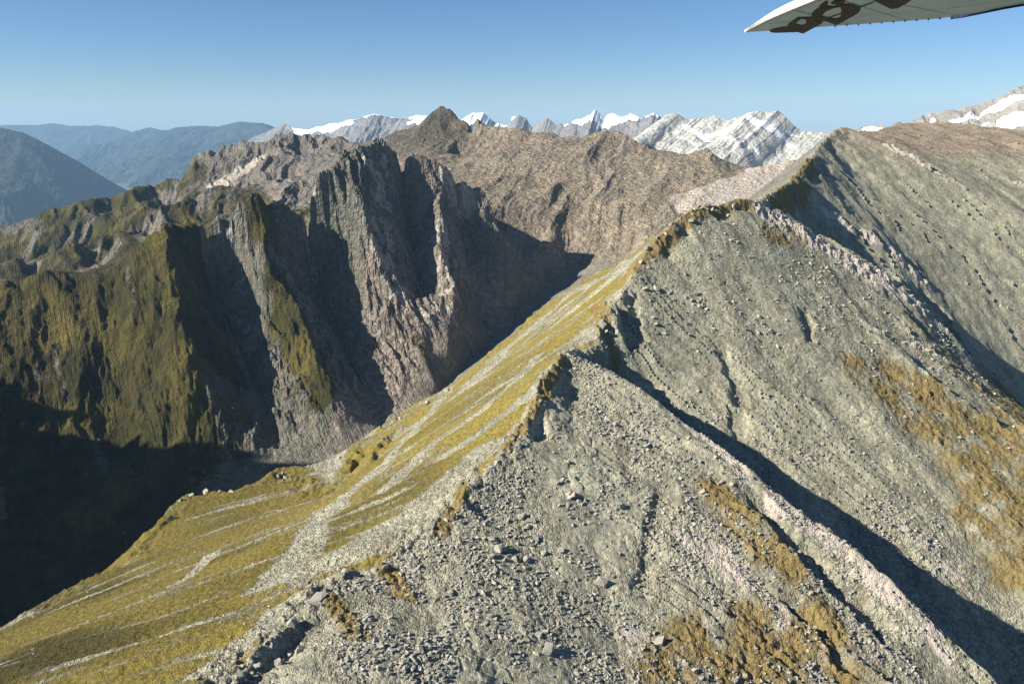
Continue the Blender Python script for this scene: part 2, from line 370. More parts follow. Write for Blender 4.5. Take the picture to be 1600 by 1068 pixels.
for path, w in ((((1000,460),(1050,540),(1120,620),(1180,700)), 120), (((1200,450),(1260,560),(1300,680)), 120), (((1330,230),(1400,330),(1500,430)), 220), (((900,700),(930,830),(920,960)), 40), (((1000,680),(1060,750)), 26), (((800,960),(830,1068)), 30)):
    patch('fine', path, w, .9, region=NEAR)
MASK['grass'] += (wBack * leftb * np.clip(.75 + .6 * fbm(c3 / 90, a_ / 300, 3) - .8 * sstep(.8, 1.3, STEEP), 0, 1) * (1 - .8 * sstep(-250, -140, Z))).astype(np.float32)
# cliff mountain: grass on the left flank, pale rock in the middle
MASK['grass'] += (wCliff * np.clip(1 - sstep(-560, -330, X + .35 * (1500 - Y) * 0 + 60 * fbm(X / 90, Y / 90, 3)), 0, 1) * np.clip(.9 + .55 * fbm(c_ / 40, a_ / 200, 3) - .45 * sstep(1.2, 2.2, STEEP), 0, 1)).astype(np.float32)
patch('grass', [(420,430),(450,480),(480,560),(500,610)], 70, .75, region=CLIFF)
patch('grass', [(650,530),(670,570)], 30, .5, region=CLIFF)
for path, w in ((((350,390),(370,430),(400,500)), 60),):
    patch('grass', path, w, -1, region=CLIFF); patch('fine', path, w, 1, region=CLIFF); patch('pale', path, w * .8, .42, region=CLIFF)
for path, w in ((((685,335),(690,400),(700,440),(690,500)), 60), (((700,275),(740,320)), 60), (((590,260),(600,400),(650,500)), 60), (((495,290),(490,330)), 50)):
    patch('pale', path, w, .62, region=CLIFF)
patch('pale', [(1110,310),(1160,285),(1200,272)], 230, 1.0, .3, region=BACK)
patch('grass', [(420,258),(480,255),(530,300)], 420, -1, region=BACK); patch('grass', [(345,285),(400,255)], 160, -1, region=BACK); patch('pale', [(430,275),(500,290)], 260, .34, region=BACK); patch('pale', [(345,288),(372,272),(395,255)], 110, .95, region=BACK); patch('fine', [(420,270),(470,265)], 200, .8, region=BACK)
MASK['fine'] += (np.exp(-((RR - rFloor[None]) / 60) ** 2)).astype(np.float32)

# ---- tufts: the rust coloured mats stand a little proud and uneven
tuft = np.clip(MASK['rust'], 0, 1) * wNear
Z += tuft * (.5 + .9 * fbm(X / 3.4, Y / 3.4, 3) + .8 * fbm(X / 8, Y / 8, 2)) * sstep(.2, .6, tuft)
Z += np.clip(MASK['pale'], 0, 1) * wNear * sstep(560, 640, RR) * (1.6 + 2.2 * ridged(X / 11, Y / 11, 3))
# ---- rock colour by place
def col(*c): return np.array(c, np.float32)
ROCKC = np.zeros(X.shape + (3,), np.float32)
n1 = fbm(X / 60, Y / 60, 3)[..., None]
nearc = col(.295, .282, .205) * (1 - sstep(430, 560, RR))[..., None] + col(.30, .288, .205) * sstep(430, 560, RR)[..., None]
brown = (sstep(1050, 1250, RR) * sstep(.35, .40, TH) * sstep(-70, -40, Z))[..., None]
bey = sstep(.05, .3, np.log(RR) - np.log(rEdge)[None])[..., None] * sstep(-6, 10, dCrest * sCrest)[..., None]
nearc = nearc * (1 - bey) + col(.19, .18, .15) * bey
nearc = nearc * (1 - brown) + col(.27, .215, .155) * brown
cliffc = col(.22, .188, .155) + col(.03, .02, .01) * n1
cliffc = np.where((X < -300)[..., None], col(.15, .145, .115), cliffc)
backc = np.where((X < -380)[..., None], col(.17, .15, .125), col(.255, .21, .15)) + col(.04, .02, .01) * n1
pk = np.exp(-(((X + 270) / 130) ** 2 + ((Y - 2950) / 260) ** 2))[..., None]
pk = np.clip(pk * 1.6, 0, 1)
backc = backc * (1 - .9 * pk) + col(.115, .10, .072) * .9 * pk
chute = fbm(cN / 16, aN / 150, 3)
MASK['fine'] = np.clip(MASK['fine'] + (ROCKY * sstep(.05, .45, chute) * .9).astype(np.float32), 0, 1)
nearc = nearc * (1 + .16 * chute * ROCKY)[..., None]
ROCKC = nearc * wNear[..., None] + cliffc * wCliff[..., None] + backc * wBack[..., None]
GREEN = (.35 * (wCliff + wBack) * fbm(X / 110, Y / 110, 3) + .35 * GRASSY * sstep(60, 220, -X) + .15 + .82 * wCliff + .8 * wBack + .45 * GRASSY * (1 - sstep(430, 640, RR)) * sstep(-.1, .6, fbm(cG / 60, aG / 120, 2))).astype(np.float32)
GREEN = np.clip(GREEN, 0, 1)
print('relief', round(time.time() - T0, 1))

# ------------------------------------------------------------------ node helpers and materials
class N:
    def __init__(s, name):
        s.m = bpy.data.materials.new(name); s.m.use_nodes = True; s.t = s.m.node_tree; s.t.nodes.clear()
        s.out = s.t.nodes.new('ShaderNodeOutputMaterial'); s.b = s.t.nodes.new('ShaderNodeBsdfPrincipled')
        s.t.links.new(s.b.outputs[0], s.out.inputs[0]); s.geo = s.t.nodes.new('ShaderNodeNewGeometry')
    def link(s, a, b): s.t.links.new(a, b)
    def put(s, inp, v):
        if hasattr(v, 'is_linked') or hasattr(v, 'links'): s.link(v, inp)
        else: inp.default_value = v
    def attr(s, name):
        n = s.t.nodes.new('ShaderNodeAttribute'); n.attribute_name = name; return n
    def noise(s, scale, detail=4, rough=.55, vec=None, dist=0):
        n = s.t.nodes.new('ShaderNodeTexNoise'); n.inputs['Scale'].default_value = scale; n.inputs['Detail'].default_value = detail
        n.inputs['Roughness'].default_value = rough; n.inputs['Distortion'].default_value = dist
        s.link(vec or s.geo.outputs['Position'], n.inputs['Vector']); return n.outputs['Fac']
    def voro(s, scale, feature='F1', vec=None, out='Distance'):
        n = s.t.nodes.new('ShaderNodeTexVoronoi'); n.feature = feature; n.inputs['Scale'].default_value = scale
        s.link(vec or s.geo.outputs['Position'], n.inputs['Vector']); return n.outputs[out]
    def scaled(s, sc, rot=(0, 0, 0)):
        n = s.t.nodes.new('ShaderNodeMapping'); n.inputs['Scale'].default_value = sc; n.inputs['Rotation'].default_value = rot
        n.vector_type = 'TEXTURE' if False else 'POINT'
        s.link(s.geo.outputs['Position'], n.inputs[0]); return n.outputs[0]
    def math(s, op, a, b=0.0, c=0.0, clamp=False):
        n = s.t.nodes.new('ShaderNodeMath'); n.operation = op; n.use_clamp = clamp
        for i, v in enumerate((a, b, c)):
            if i < len(n.inputs): s.put(n.inputs[i], v)
        return n.outputs[0]
    def ramp(s, v, lo, hi, a=0.0, b=1.0, smooth=True):
        n = s.t.nodes.new('ShaderNodeMapRange'); n.interpolation_type = 'SMOOTHSTEP' if smooth else 'LINEAR'
        s.put(n.inputs['Value'], v); n.inputs['From Min'].default_value = lo; n.inputs['From Max'].default_value = hi
        n.inputs['To Min'].default_value = a; n.inputs['To Max'].default_value = b; return n.outputs[0]
    def mix(s, f, a, b, mode='MIX'):
        n = s.t.nodes.new('ShaderNodeMix'); n.data_type = 'RGBA'; n.blend_type = mode
        s.put(n.inputs[0], f); s.put(n.inputs[6], a); s.put(n.inputs[7], b); return n.outputs[2]
    def bump(s, h, dist, strength=1.0, prev=None):
        n = s.t.nodes.new('ShaderNodeBump'); n.inputs['Distance'].default_value = dist; n.inputs['Strength'].default_value = strength
        s.link(h, n.inputs['Height'])
        if prev is not None: s.link(prev, n.inputs['Normal'])
        return n.outputs[0]
def rgba(*c): return (c[0], c[1], c[2], 1.0)

def land_material(name, near):
    k = N(name)
    rock = k.attr('rock').outputs['Color']; g = k.attr('grass').outputs['Fac']; ru = k.attr('rust').outputs['Fac']
    pa = k.attr('pale').outputs['Fac']; fi = k.attr('fine').outputs['Fac']; gr = k.attr('green').outputs['Fac']
    s1 = .9 if near else .16
    nA = k.noise(s1 * .06, 5, .6); nB = k.noise(s1 * .5, 6, .62); nC_ = k.noise(s1 * 2.6, 3, .6)
    vo = k.voro(s1 * .9, out='Color')
    sep = k.t.nodes.new('ShaderNodeSeparateColor'); k.link(vo, sep.inputs[0])
    var = k.ramp(nA, .3, .7, .78, 1.22)
    var = k.math('MULTIPLY', var, k.ramp(nB, .3, .7, .68, 1.32))
    blk = k.ramp(sep.outputs[0], 0, 1, .78, 1.25, False)
    blk = k.math('ADD', k.math('MULTIPLY', blk, k.math('SUBTRACT', 1.0, k.math('MULTIPLY', fi, .7))), k.math('MULTIPLY', fi, .7))
    var = k.math('MULTIPLY', var, blk)
    comb = k.t.nodes.new('ShaderNodeCombineColor')
    for i in range(3): k.link(var, comb.inputs[i])
    c = k.mix(1.0, rock, comb.outputs[0], 'MULTIPLY')
    c = k.mix(k.math('MULTIPLY', k.ramp(k.noise(s1 * .13, 5, .6), .52, .68), .45), c, rgba(.19, .145, .095))           # iron stain
    c = k.mix(k.math('MULTIPLY', k.ramp(k.noise(s1 * .1, 4, .6, dist=.4), .5, .7), .4), c, rgba(.15, .175, .135))       # greenish schist
    pf = k.ramp(k.math('ADD', pa, k.math('MULTIPLY', k.math('SUBTRACT', nB, .5), .9)), .35, .62)
    c = k.mix(pf, c, k.mix(nB, rgba(.36, .31, .255), rgba(.54, .48, .40)))
    gn = k.math('ADD', k.math('MULTIPLY', k.math('SUBTRACT', nB, .5), 1.1), k.math('MULTIPLY', k.math('SUBTRACT', nC_, .5), .7))
    gf = k.ramp(k.math('ADD', g, gn), .38, .60)
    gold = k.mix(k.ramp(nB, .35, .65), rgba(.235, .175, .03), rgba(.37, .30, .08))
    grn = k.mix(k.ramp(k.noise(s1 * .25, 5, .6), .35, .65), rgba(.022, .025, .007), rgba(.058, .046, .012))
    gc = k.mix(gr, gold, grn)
    gc = k.mix(k.ramp(nC_, .38, .68, 0, .6), gc, rgba(.05, .045, .012))
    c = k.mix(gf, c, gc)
    rf = k.ramp(k.math('ADD', ru, k.math('MULTIPLY', gn, 1.7)), .40, .95, 0, .85)
    c = k.mix(rf, c, k.mix(k.ramp(nC_, .3, .7), rgba(.15, .10, .022), rgba(.27, .19, .055)))
    k.link(c, k.b.inputs['Base Color']); k.b.inputs['Roughness'].default_value = .92
    k.b.inputs['Specular IOR Level'].default_value = .15
    veg = k.math('MAXIMUM', gf, rf)
    hard = k.math('SUBTRACT', 1.0, k.math('MULTIPLY', veg, .6))
    vd = k.voro(s1 * 1.1, 'F1'); vd2 = k.voro(s1 * .42, 'F1')
    blkh = k.math('ADD', k.math('MULTIPLY', vd, -.8), k.math('MULTIPLY', vd2, -.9))
    blkh = k.math('MULTIPLY', blkh, k.math('MULTIPLY', hard, k.math('SUBTRACT', 1.0, k.math('MULTIPLY', fi, .72))))
    vd3 = k.voro(s1 * 2.3, 'F1')
    blkh = k.math('ADD', blkh, k.math('MULTIPLY', vd3, -.36))
    h = k.math('ADD', k.math('MULTIPLY', k.noise(s1 * .35, 9, .62), k.math('MULTIPLY', hard, k.math('SUBTRACT', .9, k.math('MULTIPLY', fi, .5)) if near else 1.6)), blkh)
    h = k.math('ADD', h, k.math('MULTIPLY', nC_, .25))
    if not near:
        rot = k.scaled((1, 1, 1), (0, 0, math.radians(-30)))
        st_ = k.t.nodes.new('ShaderNodeMapping'); st_.inputs['Scale'].default_value = (.22, .016, .02); k.link(rot, st_.inputs[0])
        h = k.math('ADD', h, k.math('MULTIPLY', k.noise(1.0, 5, .6, vec=st_.outputs[0]), 1.5))
    nrm = k.bump(h, 1.0 / s1 * .95, 1.0)
    k.link(nrm, k.b.inputs['Normal'])
    return k.m

M_NEAR = land_material('land_near', True); M_FAR = land_material('land_cliffs', False)

def link_mesh(name, verts, faces, mat=None, parent=None, smooth=False):
    me = bpy.data.meshes.new(name)
    verts = np.asarray(verts, np.float32); faces = np.asarray(faces, np.int32)
    k = faces.shape[1]
    me.vertices.add(len(verts)); me.vertices.foreach_set('co', verts.ravel())
    me.loops.add(faces.size); me.loops.foreach_set('vertex_index', faces.ravel())
    me.polygons.add(len(faces)); me.polygons.foreach_set('loop_start', np.arange(0, faces.size, k, dtype=np.int32))
    me.polygons.foreach_set('loop_total', np.full(len(faces), k, np.int32))
    me.polygons.foreach_set('use_smooth', np.full(len(faces), smooth) if np.isscalar(smooth) else smooth)
    me.update(calc_edges=True)
    o = bpy.data.objects.new(name, me); C.objects.link(o)
    if mat: me.materials.append(mat)
    if parent: o.parent = parent
    return o
def fattr(o, name, v):
    a = o.data.attributes.new(name, 'FLOAT', 'POINT'); a.data.foreach_set('value', np.asarray(v, np.float32).ravel())
def cattr(o, name, v):
    a = o.data.attributes.new(name, 'FLOAT_COLOR', 'POINT'); v = np.asarray(v, np.float32).reshape(-1, 3)
    a.data.foreach_set('color', np.concatenate([v, np.ones((len(v), 1), np.float32)], 1).ravel())
def tag(o, label=None, cat=None, group=None, kind=None):
    if label: o['label'] = label
    if cat: o['category'] = cat
    if group: o['group'] = group
    if kind: o['kind'] = kind
    return o

V = np.stack([X, Y, Z], -1).reshape(-1, 3)
ii = (np.arange(nR - 1)[:, None] * nC + np.arange(nC - 1)[None]).ravel()
FACES = np.stack([ii, ii + 1, ii + nC + 1, ii + nC], 1)
FACES = FACES[:, ::1]
def region_object(name, mask, mat, label):
    f = FACES[mask.ravel()[FACES[:, 0]]]
    used = np.zeros(len(V), bool); used[f.ravel()] = True
    new = np.cumsum(used) - 1
    gmask = (MASK['grass'].ravel()[f[:, 0]] > .5)
    o = link_mesh(name, V[used], new[f], mat, smooth=gmask)
    for kname in MASK: fattr(o, kname, np.clip(MASK[kname], 0, 1).ravel()[used])
    fattr(o, 'green', GREEN.ravel()[used]); cattr(o, 'rock', np.clip(ROCKC, .02, .6).reshape(-1, 3)[used])
    return tag(o, label, 'mountain', kind='structure')
region_object('foreground_ridge', NEAR, M_NEAR, 'near mountain ridge of grey rubble with golden grass on its left flank')
region_object('cliff_mountain', CLIFF, M_FAR, 'dark ribbed cliff mountain across the shadowed valley')
region_object('back_ridge', BACK, M_FAR, 'brown craggy ridges and pyramid peak behind the cliff mountain')
print('land', round(time.time() - T0, 1))

# ------------------------------------------------------------------ far ranges
def far_material(name, rockcol, rock2, sc):
    k = N(name)
    n1 = k.noise(sc * .4, 6, .6); n2 = k.noise(sc * 2.2, 8, .65)
    c = k.mix(k.ramp(n1, .35, .65), rgba(*rockcol), rgba(*rock2))
    c = k.mix(k.ramp(n2, .4, .75, 0, .5), c, rgba(*(v * .6 for v in rockcol)))
    sn = k.attr('snow').outputs['Fac']
    sf = k.ramp(k.math('ADD', sn, k.math('MULTIPLY', k.math('SUBTRACT', n2, .5), .8)), .42, .55)
    c = k.mix(sf, c, rgba(.86, .88, .92))
    k.link(c, k.b.inputs['Base Color']); k.b.inputs['Roughness'].default_value = .85; k.b.inputs['Specular IOR Level'].default_value = .15
    h = k.math('MULTIPLY', k.noise(sc * 1.2, 10, .62), k.math('SUBTRACT', 1.0, k.math('MULTIPLY', sf, .85)))
    k.link(k.bump(h, .7 / sc, 1.0), k.b.inputs['Normal'])
    return k.m
def far_range(name, crest, mat, label, slope=.7, front=3000, back=2500, rough=40, wl=600, seed=0, ns=420, nt=90, floor_z=-1905, jag=12, lean=.3, snow=None, paint=(), shape=1.0, world=False):
    q = np.array([p if world else pix(*p) for p in crest], float); seg = np.r_[0, np.cumsum(np.hypot(*np.diff(q[:, :2], axis=0).T))]
    s = np.linspace(0, seg[-1], ns); cx, cy, cz = (np.interp(s, seg, q[:, i]) for i in range(3))
    cz = cz + jag * ridged(s / wl * 3 + seed, s * 0 + seed * 3.1, 4, .6)
    t = np.concatenate([-np.linspace(1, 0, nt // 3, endpoint=False) ** 1.5 * back, np.linspace(0, 1, nt - nt // 3) ** 1.35 * front])
    S_, T_ = np.meshgrid(s, t); n = math.hypot(q[-1, 1] - q[0, 1], q[-1, 0] - q[0, 0])
    tx, ty = (q[-1, 0] - q[0, 0]) / n, (q[-1, 1] - q[0, 1]) / n
    nx, ny = ty, -tx
    if ny > 0: nx, ny = -nx, -ny
    x = np.interp(S_, s, cx) + T_ * (nx + lean * tx); y = np.interp(S_, s, cy) + T_ * (ny + lean * ty)
    zc = np.interp(S_, s, cz)
    a = np.abs(T_)
    drop = slope * a ** shape * (1.0 if shape == 1.0 else front ** (1 - shape))
    amp = rough * (1 - np.exp(-a / (wl * .5)))
    z = zc - drop + amp * (1.4 * ridged(S_ / wl + seed + .4 * fbm(x / wl, y / wl, 2), a / wl / 1.7 + seed, 4, .55) + .6 * fbm(x / wl * 2.2, y / wl * 2.2, 4)) - amp * .3
    z = np.maximum(z, floor_z)
    idx = (np.arange(nt - 1)[:, None] * ns + np.arange(ns - 1)[None]).ravel()
    o = link_mesh(name, np.stack([x, y, z], -1).reshape(-1, 3), np.stack([idx, idx + ns, idx + ns + 1, idx + 1], 1), mat, smooth=False)
    sn = np.zeros(z.shape)
    gz = np.hypot(np.gradient(z, axis=1) / np.maximum(1, np.hypot(np.gradient(x, axis=1), np.gradient(y, axis=1))), np.gradient(z, axis=0) / np.maximum(1, np.hypot(np.gradient(x, axis=0), np.gradient(y, axis=0))))
    if snow is not None:
        sn = np.clip(.5 + (z - snow[0]) / snow[1] + .8 * fbm(x / wl * 1.1 + 7, y / wl * 1.1, 3) - snow[2] * (gz - .7), 0, 1)
    P = np.stack([x, y, z], -1); ppx, ppy = to_pix(x, y, z); fr = T_ >= 0
    for path, w, v in paint:
        pts = []
        for (u, w_) in path:
            d2 = np.where(fr, (ppx - u) ** 2 + (ppy - w_) ** 2, 1e9); pts.append(P[np.unravel_index(np.argmin(d2), d2.shape)])
        if len(pts) == 1: pts.append(pts[0] + 1.0)
        d = np.full(z.shape, 1e9)
        for A, B in zip(pts[:-1], pts[1:]):
            ab = B - A; tt = np.clip(((P - A) @ ab) / (ab @ ab), 0, 1); d = np.minimum(d, np.linalg.norm(P - A - tt[..., None] * ab, axis=-1))
        d = d + w * .35 * fbm(x / w / 1.3, y / w / 1.3, 3)
        sn = np.maximum(sn, v * (1 - sstep(w * .3, w * .7, d)) * fr)
    fattr(o, 'snow', sn)
    return tag(o, label, 'mountain range', kind='structure')

MS = far_material('pale_granite', (.52, .52, .46), (.62, .60, .54), .012)
MW = far_material('grey_granite', (.30, .285, .25), (.40, .38, .33), .012)
MD = far_material('distant_rock', (.22, .21, .20), (.30, .285, .27), .004)
MH = far_material('distant_forest', (.026, .034, .034), (.048, .055, .05), .003)
far_range('snowy_mountain', [(930,262,5200),(985,232,5200),(1010,205,5100),(1040,182,5050),(1055,178,5000),(1070,186,5000),(1100,185,5000),(1115,181,5000),(1135,190,4950),(1160,180,4950),(1180,176,4900),(1205,177,4900),(1215,174,4900),(1235,192,4850),(1250,203,4850),(1290,208,4800),(1350,212,4800),(1420,215,4800)],
          MS, 'pale grey mountain with snowfields beyond the right ridge', slope=.42, front=1800, back=1500, rough=15, wl=380, seed=3, jag=9, lean=-.5,
          paint=[(((1068,196),(1085,208),(1110,222)), 45, 1), (((1105,212),(1130,208),(1150,194)), 65, 1), (((1140,215),(1165,228),(1185,240)), 24, 1), (((1158,186),(1190,192),(1210,205)), 70, 1), (((1205,200),(1225,218),(1236,230)), 45, 1), (((1228,205),(1245,212)), 30, .9), (((1052,207),),40, .9), (((1060,215),(1085,225),(1100,232)), 16, .8), (((1095,225),(1130,240)), 14, .8)])
far_range('glacier_mountain', [(1330,208,4400),(1345,198,4400),(1375,197,4300),(1400,205,4200),(1430,186,4000),(1450,180,4000),(1480,174,3950),(1520,166,3900),(1550,158,3850),(1575,146,3800),(1600,135,3800),(1660,110,3800),(1740,90,3900)],
          MW, 'snow covered mountain rising at the right edge above the brown shoulder', slope=.5, front=1600, back=1500, rough=34, wl=300, seed=9, jag=8, lean=.2,
          paint=[(((1600,150),(1570,162),(1540,175),(1500,187),(1480,195)), 55, 1), (((1600,190),(1570,195)), 110, 1), (((1455,185),(1462,195)), 30, .9), (((1350,202),(1375,203)), 40, 1), (((1540,195),), 30, .9)])
far_range('snow_peak_range', [(690,205,12000),(720,190,12000),(735,180,12000),(755,176,12000),(775,192,12000),(792,200,11800),(800,186,11800),(812,181,11600),(822,184,11600),(832,200,11500),(845,192,11400),(856,184,11200),(870,195,11000),(890,196,10500),(905,187,10500),(915,186,10500),(930,175,10300),(945,186,10300),(955,179,10300),(970,186,10200),(985,180,10200),(1000,186,10000),(1022,178,10000),(1040,190,10000),(1100,195,10000)],
          MD, 'jagged blue peaks with snow on the skyline behind the brown ridge', slope=.62, front=3200, back=2500, rough=80, wl=1100, seed=5, jag=22, snow=(-70, 480, .3), ns=520)
far_range('blue_snow_range', [(395,215,14500),(420,206,14500),(443,193,14200),(460,201,14000),(480,204,14000),(505,197,13600),(530,192,13400),(560,186,13200),(578,181,13000),(586,178,13000),(600,184,13000),(625,186,13000),(640,185,12800),(652,181,12800),(668,184,12600),(690,195,12500),(720,205,12500)],
          MD, 'blue range with snowfields left of the pyramid peak', slope=.55, front=4200, back=2800, rough=100, wl=1200, seed=11, jag=18, snow=(-80, 480, .3), ns=520)
far_range('haze_hill', [(-260,180,13000),(-120,188,13500),(-40,194,14000),(10,201,14000),(40,209,14000),(70,224,14000),(100,240,14100),(130,257,14200),(160,276,14300),(190,293,14500),(225,312,14600)],
          MH, 'dark hazy mountainside at the left edge', slope=.40, front=5200, back=3000, rough=70, wl=1300, seed=13, jag=10, lean=0)
far_range('haze_range', [(120,250,30000),(150,236,30000),(190,216,30000),(215,205,30000),(235,200,30000),(255,206,29500),(275,201,29000),(300,197,28500),(345,198,28000),(360,194,27500),(375,191,27000),(390,193,26500),(405,193,26000),(420,202,25000),(450,206,24000),(500,210,23000)],
          MH, 'blue hazy range across the misty valley', slope=.38, front=8000, back=4000, rough=190, wl=2200, seed=17, jag=24, lean=0)
far_range('far_haze_range', [(-200,194,36000),(0,196,36000),(60,196,36000),(80,193,36000),(110,197,36000),(150,196,36000),(180,199,36000),(205,206,36000),(260,212,36000)],
          MH, 'farthest pale blue hills low on the left horizon', slope=.3, front=9000, back=5000, rough=150, wl=3000, seed=19, jag=20, lean=0)

# the next spur to the left, outside the picture: it shades the bottom of the valley
far_range('valley_spur', [(-1350,-600,-200),(-1320,-200,-150),(-1300,100,-120),(-1290,400,-70),(-1300,560,60),(-1310,720,125),(-1320,850,95),(-1345,940,-40),(-1400,1040,-90),(-1520,1200,-180)], MH,
          'valley side outside the picture on the left', slope=1.35, front=900, back=1500, rough=60, wl=200, seed=23, jag=55, lean=0, ns=200, nt=60, world=True)
# lowland plain that reaches the horizon
gm = N('lowland'); gm.link(gm.mix(gm.noise(.0004, 6), rgba(.05, .06, .035), rgba(.10, .10, .07)), gm.b.inputs['Base Color']); gm.b.inputs['Roughness'].default_value = 1
an = np.linspace(0, 2 * np.pi, 96, endpoint=False)
gv = [(0, 0, -1900)] + [(42500 * math.cos(t), 42500 * math.sin(t), -1900) for t in an]
tag(link_mesh('lowland_plain', gv, [(0, i + 1, (i + 1) % 96 + 1) for i in range(96)], gm.m), kind='structure')

# ------------------------------------------------------------------ boulders and scree
import bmesh
lnrows = np.log(ROWS)
def ground(x, y):
    th = np.arctan2(x, y); c = np.clip((th - COLS[0]) / (COLS[1] - COLS[0]), 0, nC - 1.001)
    r = np.clip(np.interp(0.5 * np.log(x * x + y * y), lnrows, np.arange(nR)), 0, nR - 1.001)
    c0 = c.astype(int); r0 = r.astype(int); fc = c - c0; fr = r - r0
    return Z[r0, c0] * (1 - fr) * (1 - fc) + Z[r0 + 1, c0] * fr * (1 - fc) + Z[r0, c0 + 1] * (1 - fr) * fc + Z[r0 + 1, c0 + 1] * fr * fc
def field(F, x, y):
    th = np.arctan2(x, y); c = np.clip(((th - COLS[0]) / (COLS[1] - COLS[0])).round().astype(int), 0, nC - 1)
    r = np.clip(np.interp(0.5 * np.log(x * x + y * y), lnrows, np.arange(nR)).round().astype(int), 0, nR - 1)
    return F[r, c]
def hull_rock(seed, npts, box):
    g = np.random.default_rng(seed); bm = bmesh.new()
    p = g.uniform(-1, 1, (npts, 3)); p = np.sign(p) * np.abs(p) ** .45          # pushed towards the faces and corners of a block
    p *= np.array(box) * .5; sh = g.uniform(-.25, .25, 3); p[:, 0] += sh[0] * p[:, 1]; p[:, 1] += sh[1] * p[:, 2]; p[:, 0] += sh[2] * p[:, 2]
    for q in p: bm.verts.new(q)
    bmesh.ops.convex_hull(bm, input=bm.verts)
    for v in [v for v in bm.verts if not v.link_faces]: bm.verts.remove(v)
    bmesh.ops.triangulate(bm, faces=bm.faces)
    bm.verts.index_update()
    vs = np.array([v.co[:] for v in bm.verts]); fs = np.array([[v.index for v in f.verts] for f in bm.faces]); bm.free()
    return vs, fs
rk_ = N('boulder_rock')
oi = rk_.t.nodes.new('ShaderNodeObjectInfo')
tn = rk_.attr('tone').outputs['Fac']
cc = rk_.mix(rk_.noise(1.1, 6, .6), rgba(.20, .19, .155), rgba(.44, .415, .35))
cc = rk_.mix(rk_.ramp(rk_.noise(.5, 5, .6), .5, .68, 0, .6), cc, rgba(.16, .18, .13))
cc = rk_.mix(rk_.ramp(rk_.noise(2.2, 5, .6), .6, .75, 0, .5), cc, rgba(.18, .11, .05))
tv = rk_.math('ADD', rk_.math('MULTIPLY', rk_.math('ADD', tn, oi.outputs['Random']), .34), .72)
cmb = rk_.t.nodes.new('ShaderNodeCombineColor')
for i in range(3): rk_.link(tv, cmb.inputs[i])
rk_.link(rk_.mix(1.0, cc, cmb.outputs[0], 'MULTIPLY'), rk_.b.inputs['Base Color']); rk_.b.inputs['Roughness'].default_value = .9; rk_.b.inputs['Specular IOR Level'].default_value = .2
rk_.link(rk_.bump(rk_.noise(1.6, 9, .65), .55, .9), rk_.b.inputs['Normal'])
M_ROCK = rk_.m
g = np.random.default_rng(21)

# where boulders gather: path in the photo, spread in metres, count, size range, how it looks there
ZONES = [
    ([(790,815),(835,840),(815,875),(770,860)], 9, 58, (1.5, 3.6), 'grey angular boulder in the dense block field below the middle of the crest'),
    ([(880,760),(900,800),(880,720)], 8, 26, (1.5, 3.2), 'pale grey boulder in the stone run under the upper crest'),
    ([(880,600),(930,620),(990,690),(1050,690)], 10, 44, (1.5, 3.4), 'grey boulder strewn on the slope just below the rocky knob'),
    ([(1060,650),(1120,720),(1150,760)], 6, 24, (1.4, 2.8), 'pale boulder lying along the top of the shadow casting spur'),
    ([(1020,780),(1015,850),(1000,920)], 7, 26, (1.4, 3.0), 'grey boulder in the dark stony gully left of the pale slabs'),
    ([(490,950),(540,1000),(600,1040),(640,1000)], 11, 44, (1.4, 3.4), 'dark grey boulder in the rubble at the bottom left of the stony face'),
    ([(700,920),(800,980),(880,960),(900,1030)], 18, 34, (1.2, 2.6), 'lone grey boulder on the open scree near the lower edge'),
    ([(985,470),(975,520),(1020,500)], 12, 24, (2.2, 4.4), 'block tumbled from the dark crag above the notch in the crest'),
    ([(1080,470),(1120,480),(1100,460)], 12, 14, (2.0, 4.4), 'grey block on the green scree below the second knob'),
    ([(1190,515),(1200,520)], 9, 8, (2.2, 4.6), 'block in the small heap in the middle of the green scree'),
]
variants = []
for i in range(10):
    bx = ((1, .8, .6), (1, .62, .5), (1.1, .9, .75), (1.25, .6, .45), (1, .95, .5))[i % 5]
    vs, fs = hull_rock(100 + i, 22, bx); variants.append((vs, fs))
meshes = []
for i, (vs, fs) in enumerate(variants):
    me = bpy.data.meshes.new('boulder'); me.from_pydata(vs.tolist(), [], fs.tolist()); me.materials.append(M_ROCK)
    a = me.attributes.new('tone', 'FLOAT', 'POINT'); a.data.foreach_set('value', np.full(len(vs), .55, np.float32)); meshes.append(me)
def boulder(name, x, y, size, label, cat, group=None, k=None, rot=None, stretch=1.0):
    o = bpy.data.objects.new(name, meshes[g.integers(10) if k is None else k]); C.objects.link(o)
    o.location = (x, y, float(ground(np.array([x]), np.array([y]))[0]) + size * .16)
    o.rotation_euler = rot or (g.uniform(-.5, .5), g.uniform(-.5, .5), g.uniform(0, 6.28)); o.scale = (size, size, size * stretch)
    return tag(o, label, cat, group)
